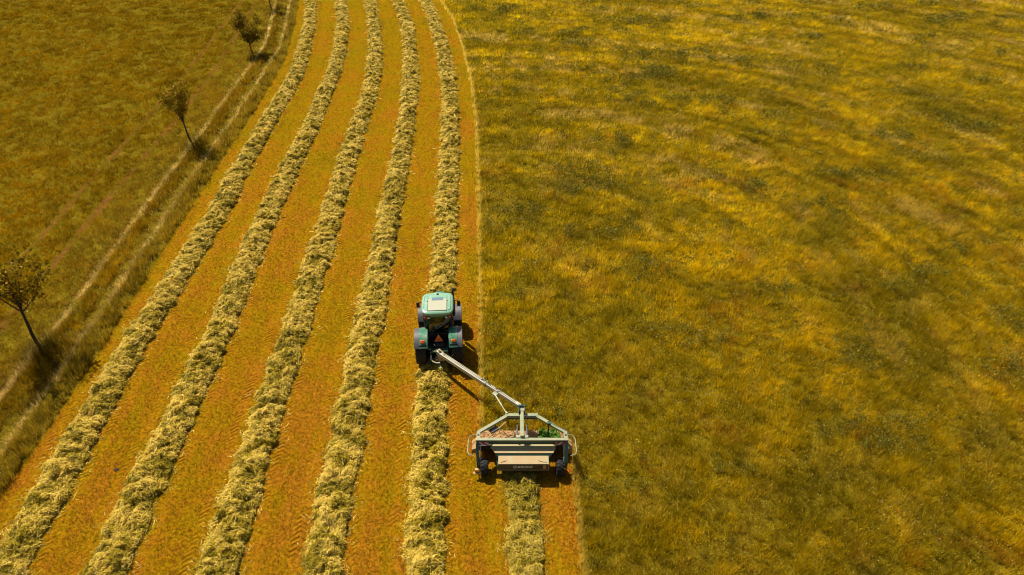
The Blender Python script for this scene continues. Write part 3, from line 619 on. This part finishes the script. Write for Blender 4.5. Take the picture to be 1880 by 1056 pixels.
# slow vehicle triangle below the rear window
tz, ty_ = 1.50, -.12; s = .23
def tri(m, sc, y, d): m.add([(-s * sc, y, tz - s * .62 * sc), (s * sc, y, tz - s * .62 * sc), (0, y + .30 * sc * .4, tz + s * 1.1 * sc), (-s * sc, y + d, tz - s * .62 * sc), (s * sc, y + d, tz - s * .62 * sc), (0, y + .30 * sc * .4 + d, tz + s * 1.1 * sc)], [(0, 1, 2), (5, 4, 3), (0, 3, 4, 1), (1, 4, 5, 2), (2, 5, 3, 0)]); return m
MB().box((0, .08, 1.44), (.10, .36, .05)).box((0, .0, 1.3), (.5, .1, .2)).build('triangle_bracket', G['black'], TR)
tri(MB(), 1.0, ty_, .02).build('warning_triangle', G['orange'], TR, .003)
# rear linkage and headstock
m = MB().box((0, -.38, 1.02), (.9, .22, .10)).box((0, -.62, .62), (1.1, .08, .10)).box((-.44, -.62, .85), (.07, .07, .5)).box((.44, -.62, .85), (.07, .07, .5)).box((0, -.64, 1.10), (.95, .08, .09))
for sx in (-1, 1): m.beam((sx * .3, -.15, .55), (sx * .45, -.95, .50), .06, .09).beam((sx * .42, -.2, 1.15), (sx * .44, -.62, 1.12), .05, .07).tube([(sx * .43, -.35, 1.1), (sx * .44, -.75, .55)], .025, 8)
m.build('rear_linkage', G['darkg'], TR, .01)
MB().tube([(-.34, -.66, 1.18), (-.22, -.70, 1.20), (-.08, -.70, 1.19), (-.02, -.68, 1.26), (.06, -.67, 1.28), (.1, -.67, 1.24)], .02, 8).tube([(-.62, -.42, 1.18), (-.42, -.52, 1.16)], .02, 8).build('hydraulic_pipe', G['hose'], TR)
MB().tube([(-.40, -.90, 1.10), (-.42, -1.05, 1.0), (-.30, -1.20, .92), (-.12, -1.28, .9), (.05, -1.28, .92)], .032, 10).build('hydraulic_hose', G['hose'], TR)
MB().box((.02, -1.25, .52), (.22, .05, .03)).box((.11, -1.25, .45), (.03, .05, .16)).box((.0, -.95, .48), (.14, .7, .06)).build('drawbar', G['frame'], TR)
# seat, steering wheel
m = MB().loft([(0, .98, 1.36, .20, .20), (0, .98, 1.62, .26, .25), (0, .98, 1.72, .25, .24)], 24, 4); m.box((0, .70, 1.86), (.44, .10, .32), None, (rad(8), 0, 0)); m.build('seat', G['black'], TR, .03)
sw = MB(); cs = Vector((0, 1.56, 1.98)); q = Matrix.Rotation(rad(-35), 4, 'X')
sw.tube([cs + q @ Vector((.19 * math.cos(a), .19 * math.sin(a), 0)) for a in [k * math.pi / 12 for k in range(25)]], .014, 8).tube([cs, (0, 1.72, 1.4)], .03, 8); sw.build('steering_wheel', G['black'], TR)

# driver, seated in the cab (one continuous body, clothing as a child)
def driver():
    loc = TR.matrix_world if False else None
    root = empty('person', (-3.86, 27.30, 0), rad(4.0)); tag(root, 'driver in blue grey shirt and dark cap seated inside the tractor cab', 'person')
    joints = [((0, 1.0, 1.80), .15, -1), ((0, .97, 2.02), .15, 0), ((0, .98, 2.22), .16, 1), ((0, 1.0, 2.33), .07, 2), ((0, 1.03, 2.45), .095, 3), ((0, 1.04, 2.56), .085, 4),
      ((.19, .99, 2.25), .07, 2), ((.25, 1.08, 2.02), .05, 6), ((.18, 1.36, 2.00), .038, 7), ((.16, 1.45, 2.02), .035, 8), ((-.19, .99, 2.25), .07, 2), ((-.25, 1.08, 2.02), .05, 10), ((-.18, 1.36, 2.00), .038, 11), ((-.16, 1.45, 2.02), .035, 12),
      ((.11, 1.05, 1.78), .09, 0), ((.14, 1.42, 1.82), .075, 14), ((.15, 1.50, 1.45), .055, 15), ((.15, 1.62, 1.40), .04, 16), ((-.11, 1.05, 1.78), .09, 0), ((-.14, 1.42, 1.82), .075, 18), ((-.15, 1.50, 1.45), .055, 19), ((-.15, 1.62, 1.40), .04, 20)]
    # fingers
    for sx, hnd in ((1, 9), (-1, 13)):
        for k in range(4):
            b = len(joints); bx = sx * (.16 - .012 + .012 * k - .01); joints.append(((bx, 1.49, 2.035 - .004 * k), .011, hnd)); joints.append(((bx, 1.52 + .004 * k, 2.02), .009, b)); joints.append(((bx, 1.505, 1.99), .008, b + 1))
        b = len(joints); joints.append(((sx * .13, 1.47, 2.02), .011, hnd)); joints.append(((sx * .115, 1.50, 2.00), .009, b))
    me = bpy.data.meshes.new('body'); me.from_pydata([j[0] for j in joints], [(i, j[2]) for i, j in enumerate(joints) if j[2] >= 0], []); o = bpy.data.objects.new('body', me); C.objects.link(o)
    sk = o.modifiers.new('skin', 'SKIN'); sub = o.modifiers.new('sub', 'SUBSURF'); sub.levels = 2; sub.render_levels = 2
    if not me.skin_vertices: 
        bm_layer = None
    for i, j in enumerate(joints):
        me.skin_vertices[0].data[i].radius = (j[1], j[1] * (.8 if i in (0, 1, 2) else 1)); 
    me.skin_vertices[0].data[0].use_root = True
    dg = bpy.context.evaluated_depsgraph_get(); bme = bpy.data.meshes.new_from_object(o.evaluated_get(dg)); o.modifiers.clear(); o.data = bme
    bme.transform(Matrix.Translation((0, -.14, -.03))); o.parent = root; bme.materials.clear(); bme.materials.append(G['skin']); bme.materials.append(G['shirt']); bme.materials.append(G['trouser'])
    for p in bme.polygons:
        c = p.center + Vector((0, .14, .03)); p.use_smooth = True
        if c.z > 2.34: p.material_index = 0
        elif c.y > 1.30 and c.z > 1.93: p.material_index = 0
        elif c.z > 1.88 and c.y < 1.3: p.material_index = 1
        else: p.material_index = 2
    MB().loft([(0, .89, 2.50, .098, .108), (0, .89, 2.55, .09, .10), (0, .89, 2.59, .05, .06)], 20, 2.2).box((0, 1.02, 2.515), (.14, .10, .012)).build('cap', G['hair'], root)
    MB().loft([(0, .985, 2.41, .012, .02), (0, .98, 2.46, .008, .008)], 8, 2).build('nose', G['skin'], root)
try: driver()
except Exception as ex: print('driver failed', ex)

# ------------------------------------------------------------------ mower
MW = empty('mower', (.45, 19.9, 0), 0)
tag(MW, 'wide trailed mower with pale green frame and dusty beige hood at the meadow edge', 'mower')
Z = 1.50
# upper frame
m = MB()
m.box((0, .45, Z + .045), (4.12, .15, .07))
for sx in (-1, 1):
    m.box((sx * 1.95, .72, Z), (.17, .40, .13)); m.beam((sx * 1.96, .88, Z + .02), (sx * .70, 1.86, Z + .02), .16, .10)
m.box((0, 1.90, Z + .012), (1.52, .17, .15)); fr = m.build('upper_frame', G['frame'], MW, .012)
for sx in (-1, 1): MB().box((sx * 1.95, .70, Z + .067), (.09, .12, .006)).build('frame_socket', G['black'], fr)
m = MB().box((0, .44, Z - .095), (4.06, .126, .205)).box((0, 1.89, Z - .115), (1.42, .13, .09)); m.build('crossbeam_shade', G['darkg'], MW, .006)  # dark boxes stand in for the shaded lower faces of the beams
# centre beam, headstock, plates
m = MB().box((.0, 1.40, Z + .12), (.17, 1.75, .17)).box((0, 2.18, Z + .02), (.30, .36, .42)).box((0, .58, Z + .09), (.56, .16, .05)); m.build('centre_beam', G['frame'], MW, .012)
m = MB().box((.13, 2.12, Z + .1), (.03, .46, .5)).box((-.13, 2.12, Z + .1), (.03, .46, .5)).tube([(-.2, 2.26, Z + .28), (.2, 2.26, Z + .28)], .05, 12); m.build('pivot_bracket', G['darkg'], MW, .005)
for sx in (-1, 1): MB().tube([(sx * .23, .62, Z - .1), (sx * .22, 1.0, Z + .05)], .05, 12).tube([(sx * .22, .95, Z + .03), (sx * .21, 1.22, Z + .14)], .028, 10).build('hydraulic_cylinder', G['chrome'], MW)
# drawbar arm from the tractor hitch to the frame
A0 = Vector((-4.22, 6.62, 1.12)); A1 = Vector((-.06, 2.28, 1.72)); d = A1 - A0
m = MB().beam(A0, A0 + d * .60, .21, .21).beam(A0 + d * .58, A1, .17, .20).box(A0 + Vector((-.02, .02, 0)), (.22, .22, .30), None, (0, 0, rad(44)))
ar = m.build('drawbar_arm', G['arm'], MW, .015)
m = MB(); pd = d.cross(Vector((0, 0, 1))).normalized(); up = pd.cross(d).normalized()
m.beam(A0 + d * .592, A0 + d * .612, .25, .25); m.build('arm_collar', G['frame'], ar, .01)
m = MB()
for k_, of in ((0, -.05), (1, .03)):
    m.tube([A0 + d * t + pd * of + up * (.122 + .01 * math.sin(t * 25 + k_)) for t in [i / 20 for i in range(1, 20)]], .009, 6)
m.tube([A0 + d * .55 + up * .12, A0 + d * .60 + up * .16 - pd * .05, A0 + d * .66 + up * .12], .012, 6); m.tube([A0 + d * .72 + up * .1, A0 + d * .76 + up * .2 - pd * .1, A0 + d * .78 + up * .12 + pd * .02, A0 + d * .75 + up * .1 + pd * .08], .013, 6)
m.build('hydraulic_line', G['black'], ar)
br = A0 + d * .73 - pd * -.18
B0 = A0 + d * .745 + pd * 0; side_dir = Vector((-.72, -.69, 0)) * .22
m = MB().box(B0 + side_dir * .8 + Vector((0, 0, -.04)), (.26, .24, .10), None, (0, 0, rad(-44))); m.build('arm_bracket', G['frame'], ar, .01)
P0 = B0 + side_dir; P1 = Vector((-.70, 2.0, Z + .05)); MB().tube([P0, P0 + (P1 - P0) * .62], .034, 10).tube([P0 + (P1 - P0) * .55, P1], .02, 10).tube([P1 - Vector((0, 0, .08)), P1 + Vector((0, 0, .08))], .05, 10).build('steering_ram', G['arm'], MW)
MB().tube([A0 + Vector((0, 0, -.5)), A0 + Vector((0, 0, .26))], .06, 14).tube([A0 + Vector((.05, -.05, .14)), A0 + Vector((.2, -.12, .22)), A0 + Vector((.28, -.3, .16))], .018, 6).box(A0 + Vector((0, .06, -.42)), (.5, .2, .12)).build('hitch_pin', G['rust'], MW)
# mower deck, side covers, loops
m = MB().prism([(.92, .30), (.92, .66), (1.35, .64), (1.90, .50), (1.97, .38), (1.97, .28)], -2.02, 2.02)
MB().box((0, .86, .52), (3.9, .10, .36)).build('deck_dark_sheet', G['black'], MW, .01)  # black sheet added behind the deck to keep that space dark
dk = m.build('cutting_deck', G['deck'], MW, .01)
rs = np.random.RandomState(77)
def clip(name, n, x0, x1, y0, y1, z0, z1, cols, parent, sz=.07):
    P = np.stack([x0 + rs.rand(n) * (x1 - x0), y0 + rs.rand(n) * (y1 - y0), z0 + rs.rand(n) ** 2 * (z1 - z0)], 1)
    d1 = rs.randn(n, 3) * [1, 1, .4]; d1 /= np.linalg.norm(d1, axis=1)[:, None]; d2 = rs.randn(n, 3); d2 -= d1 * (d1 * d2).sum(1)[:, None]; d2 /= np.linalg.norm(d2, axis=1)[:, None]; s_ = (sz * (.6 + .8 * rs.rand(n)))[:, None]
    V = np.empty((n, 4, 3)); V[:, 0] = P - d1 * s_; V[:, 1] = P + d2 * s_ * .4; V[:, 2] = P + d1 * s_; V[:, 3] = P - d2 * s_ * .4
    c = np.array(cols)[rs.randint(len(cols), size=n)]; o = np_mesh(name, V.reshape(-1, 3), np.arange(4 * n).reshape(n, 4), M_LEAF, c); o.parent = parent; o['kind'] = 'stuff'; return o
clip('clippings', 1100, -1.95, 1.95, .8, 1.85, .64, .74, [(.42, .25, .09), (.50, .34, .12), (.28, .15, .05), (.12, .08, .03)], dk, .04)
c = clip('fresh_clippings', 420, .8, 1.75, .85, 1.8, .66, .84, [(.16, .34, .04), (.24, .42, .06), (.10, .22, .03)], dk, .09); c['label'] = 'fresh green weeds caught on the deck'
for sx in (-1, 1):
    m = MB().hexa([(sx * 2.06, .45, .95), (sx * 2.28, .45, .85), (sx * 2.28, 1.00, .85), (sx * 2.06, 1.12, .95)], [(sx * 2.06, .45, .62), (sx * 2.28, .45, .58), (sx * 2.28, 1.00, .58), (sx * 2.06, 1.12, .62)]); m.build('side_cover', G['deck'], MW, .02)
    MB().tube([(sx * 2.02, 1.05, 1.20), (sx * 2.30, 1.0, 1.18), (sx * 2.41, .85, 1.12), (sx * 2.43, .2, 1.05), (sx * 2.36, .05, 1.02), (sx * 2.15, -.02, 1.0)], .024, 8).build('side_guard', G['frame'], MW)
    # legs from the frame to the wheel arms
    m = MB().beam((sx * 2.0, .38, Z - .08), (sx * 1.97, -.10, .70), .13, .15).beam((sx * 1.97, -.06, .74), (sx * 1.96, -.20, .38), .11, .13).tube([(sx * 2.0, -.15, .42), (sx * 1.55, -.15, .42)], .05, 12); m.build('wheel_arm', G['darkg'], MW, .01)
    MB().tube([(sx * 1.86, .30, Z - .15), (sx * 1.86, -.02, .80)], .025, 8).tube([(sx * 1.86, .02, .88), (sx * 1.87, -.16, .52)], .036, 8).build('lift_ram', G['arm'], MW)
    MB().box((sx * 2.02, -.36, .42), (.16, .12, .20)).box((sx * 2.02, -.42, .32), (.30, .1, .05)).build('leg_foot', G['rust'], MW, .01) if sx < 0 else MB().box((2.08, -.34, .34), (.10, .08, .08)).build('reflector', G['lamp'], MW, .01)
    make_wheel(MW, (sx * 1.68, -.15, .41), .41, .34, .21, 15, sx, False)
    wb = MB().box((0, 0, 0), (.52, .02, .17)).build('warning_board', stripe_mat(-sx), MW); wb.location = (sx * 1.74, .362, Z - .12)
# folded weed rods, tool box, rusty rod, safety stop
MB().tube([(-1.58, .95, 1.02), (-.72, 1.85, 1.15)], .032, 8).box((-1.62, .90, 1.0), (.16, .14, .14)).build('tie_rod', G['rust'], MW)
MB().box((-1.28, 1.22, 1.32), (.42, .24, .10), None, (0, 0, rad(37))).build('tool_box', G['grey'], MW, .015)
MB().tube([(1.22, 1.34, Z + .16), (1.22, 1.36, .85)], .04, 10).box((1.22, 1.36, Z + .12), (.12, .16, .08)).build('parking_stand', G['darkg'], MW)
MB().tube([(1.25, 1.45, Z + .13), (1.45, 1.28, Z + .12), (1.9, .98, Z + .12), (2.08, .98, Z + .10), (2.16, .85, Z)], .012, 6).build('cable', G['black'], MW)
# hood: three stepped panels and the rear face
def slab(m, xa, xb, ya, za, xc, xd, yb, zb, t): m.hexa([(xa, ya, za), (xb, ya, za), (xd, yb, zb), (xc, yb, zb)], [(xa, ya, za - t), (xb, ya, za - t), (xd, yb, zb - t), (xc, yb, zb - t)])
m = MB(); slab(m, -1.18, 1.28, .66, 1.20, -1.42, 1.50, .33, 1.14, .05); m.build('hood_panel', G['hood2'], MW, .008, 'front strip of the hood, yellowed')
m = MB(); slab(m, -1.36, 1.50, .30, 1.15, -1.20, 1.38, .05, 1.12, .05); hp = m.build('hood_panel', G['hood'], MW, .008)
m = MB()
for x in (-1.2, 1.32): MB().tube([(x, .2, 1.125), (x, .2, 1.155)], .018, 8).build('bolt', G['black'], hp)
m = MB(); slab(m, -1.24, 1.38, .66, 1.12, -1.10, 1.22, -.30, .62, .30); slab(m, -1.18, 1.34, .04, 1.08, -1.06, 1.20, -.10, .93, .04); m.build('conditioner_housing', G['darkg'], MW, .01)
m = MB(); slab(m, -1.05, 1.17, -.02, 1.02, -1.05, 1.17, -.44, .965, .05); m.build('hood_panel', G['hood'], MW, .01, 'wide rear hood panel, beige with rusty streaks')
rp = MB().box((.06, -.43, .765), (2.22, .03, .36)).build('rear_panel', G['panel'], MW, .006)
m = MB().box((.06, -.45, .585), (2.24, .03, .025)); m.build('panel_edge', G['rust'], rp)
for x in (-1.05, 1.17): MB().box((x, -.24, .78), (.03, .42, .34)).build('panel_end', G['rust'] if x > 0 else G['panel'], rp)
MB().box((.98, -.448, .765), (.13, .006, .27)).build('rust_patch', G['rust'], rp, 0)
for q_ in ([(-.95, -.36, .985), (-.85, -.33, .99), (-.70, -.28, 1.0)], [(.72, -.27, 1.0), (.85, -.33, .99), (1.1, -.36, .98)]): MB().tube(q_, .009, 5).build('hood_latch', G['black'], rp)
# lettering and round crown mark on the rear panel
fc = bpy.data.curves.new('letters', 'FONT'); fc.body = 'KRONE'; fc.size = .20; fc.shear = .22; fc.offset = .006; fc.extrude = .003; fc.space_character = 1.02
fo = bpy.data.objects.new('letters', fc); C.objects.link(fo); dg = bpy.context.evaluated_depsgraph_get(); fm = bpy.data.meshes.new_from_object(fo.evaluated_get(dg)); bpy.data.objects.remove(fo)
fm.materials.clear(); fm.materials.append(G['letter']); lo_ = bpy.data.objects.new('lettering', fm); C.objects.link(lo_); lo_.parent = rp
xs = [v.co.x for v in fm.vertices]; sc_ = .66 / (max(xs) - min(xs)); lo_.scale = (sc_, sc_, sc_); lo_.rotation_euler = (rad(90), 0, 0); lo_.location = (-.20, -.4505, .715)
m = MB(); n_ = 28; r0, r1 = .068, .090; vs = []; cxx, czz = -.31, .775
for k in range(n_):
    a = 2 * math.pi * k / n_
    for r in (r0, r1):
        for yy in (-.4455, -.4515): vs.append((cxx + r * 1.1 * math.cos(a), yy, czz + r * math.sin(a)))
fs = []
for k in range(n_):
    b = 4 * k; c_ = 4 * ((k + 1) % n_); fs += [(b, b + 2, c_ + 2, c_), (b + 1, c_ + 1, c_ + 3, b + 3), (b, c_, c_ + 1, b + 1), (b + 2, b + 3, c_ + 3, c_ + 2)]
m.add(vs, fs)
m.hexa([(cxx - .012, -.4515, .83), (cxx + .012, -.4515, .83), (cxx + .012, -.4455, .83), (cxx - .012, -.4455, .83)], [(cxx - .012, -.4515, .745), (cxx + .012, -.4515, .745), (cxx + .012, -.4455, .745), (cxx - .012, -.4455, .745)])
for sg in (-1, 1): m.add([(cxx + sg * .045, -.4515, .80), (cxx + sg * .03, -.4515, .80), (cxx + sg * .02, -.4515, .745), (cxx + sg * .034, -.4515, .735)], [(0, 1, 2, 3)])
m.build('emblem', G['letter'], rp)

# ------------------------------------------------------------------ trees on the verge
bark = paint('dark bark', (.045, .035, .022), .9, (.10, .08, .05), .6, scale=8)
def tree(y, x, hgt, crown_r, trunk_h, seed, label, leaves, lean=(0, 0), dark=0.0, lr=.07):
    rnd = random.Random(seed); rs = np.random.RandomState(seed); root = empty('young_tree', (x, y, 0)); tag(root, label, 'tree', 'young trees along the verge')
    m = MB(); ends = []
    def limb(p, d, L, r, depth):
        pts = [p]; rr = [r]; q = p.copy(); dd = d.copy(); k = 5
        for i in range(k):
            dd = (dd + Vector((rnd.gauss(0, .10), rnd.gauss(0, .10), .05))).normalized(); q = q + dd * (L / k); pts.append(q.copy()); rr.append(r * (1 - .75 * (i + 1) / k))
            if depth > 0: (ends.append((q.copy(), depth)) if (q.x / crown_r) ** 2 + (q.y / crown_r) ** 2 + ((q.z - (hgt + trunk_h * .85) / 2) / ((hgt - trunk_h * .85) / 2)) ** 2 < 1.05 else None)
            if depth < 3 and i >= 1 and rnd.random() < (.95 if depth else .0):
                a = rnd.random() * 6.283; nd = (dd * .6 + Vector((math.cos(a), math.sin(a), .25)) * .75).normalized(); limb(q.copy(), nd, L * .5, rr[-1] * .6, depth + 1)
        m.tube(pts, rr, 7 if depth == 0 else 5)
    base = Vector((0, 0, -.1)); top = Vector((lean[0], lean[1], trunk_h)); n = 6
    tp = [base.lerp(top, i / n) + Vector((.04 * math.sin(i * 1.7), .04 * math.cos(i * 2.1), 0)) for i in range(n + 1)]
    r0 = .035 + .010 * hgt; m.tube(tp, [r0 * (1 - .45 * i / n) for i in range(n + 1)], 9)
    for k in range(8):
        a = k * 2.4 + rnd.random(); el = rad(25 + 50 * rnd.random()); st = tp[-1].lerp(tp[-2], rnd.random() * 1.2); limb(st, Vector((math.cos(a) * math.cos(el), math.sin(a) * math.cos(el), math.sin(el))), (hgt - trunk_h) * (.5 + .3 * rnd.random()) if el > rad(45) else crown_r * (.7 + .25 * rnd.random()), r0 * .42, 1)
    limb(tp[-1].copy(), Vector((.05, 0, 1)), hgt - trunk_h - .3, r0 * .55, 1)
    m.build('trunk', bark, root)
    E_ = [e for e in ends]; E = np.array([tuple(e[0]) for e in E_]); n = leaves; ix = rs.randint(len(E), size=n); P = E[ix] + rs.randn(n, 3) * .17
    d1 = rs.randn(n, 3); d1 /= np.linalg.norm(d1, axis=1)[:, None]; d2 = rs.randn(n, 3); d2 -= d1 * (d1 * d2).sum(1)[:, None]; d2 /= np.linalg.norm(d2, axis=1)[:, None]; s_ = (lr * (.6 + .8 * rs.rand(n)))[:, None]
    V = np.empty((n, 4, 3)); V[:, 0] = P - d1 * s_; V[:, 1] = P + d2 * s_ * .6; V[:, 2] = P + d1 * s_; V[:, 3] = P - d2 * s_ * .6
    c = mix((.12, .09, .005), (.50, .33, .008), rs.rand(n) ** 1.4); c = mix(c, (.04, .045, .012), np.full(n, dark) * (rs.rand(n) < .8)); c = mix(c, (.42, .17, .02), (rs.rand(n) < .05) * .8)
    o = np_mesh('crown', V.reshape(-1, 3), np.arange(4 * n).reshape(n, 4), M_LEAF, c); o.parent = root
tree(28.15, -25.98, 6.5, 1.9, 2.9, 3, 'largest young tree, nearest the camera at the left edge, thin leaning trunk', 2600, (-.1, .3), 0.0, .085)
tree(54.49, -27.53, 5.3, 1.85, 2.3, 8, 'sparse young tree with olive leaves beside the pale track, second nearest', 2300, (-.25, .1), .1, .09)
tree(78.62, -29.66, 4.7, 1.75, 1.3, 15, 'dense dark rounded young tree standing further along the verge', 3000, (-.1, 0), .45, .10)
tree(97.15, -32.72, 4.4, 1.2, 2.2, 21, 'farthest young tree, only its thin trunk base showing at the top edge', 1200, (-.1, 0), .2, .10)
# a small dark burrow on the mown strip
m = MB().loft([(0, 0, -.02, .13, .11), (.01, 0, .03, .11, .085), (0, .01, .05, .04, .04)], 14, 2)
o = m.build('molehill', paint('damp dark earth', (.04, .018, .008), .95, (.10, .045, .02), .5), None); o.location = (-17.91, 19.91, 0)
tag(o, 'small dark molehill on the mown stubble between two hay rows', 'molehill')
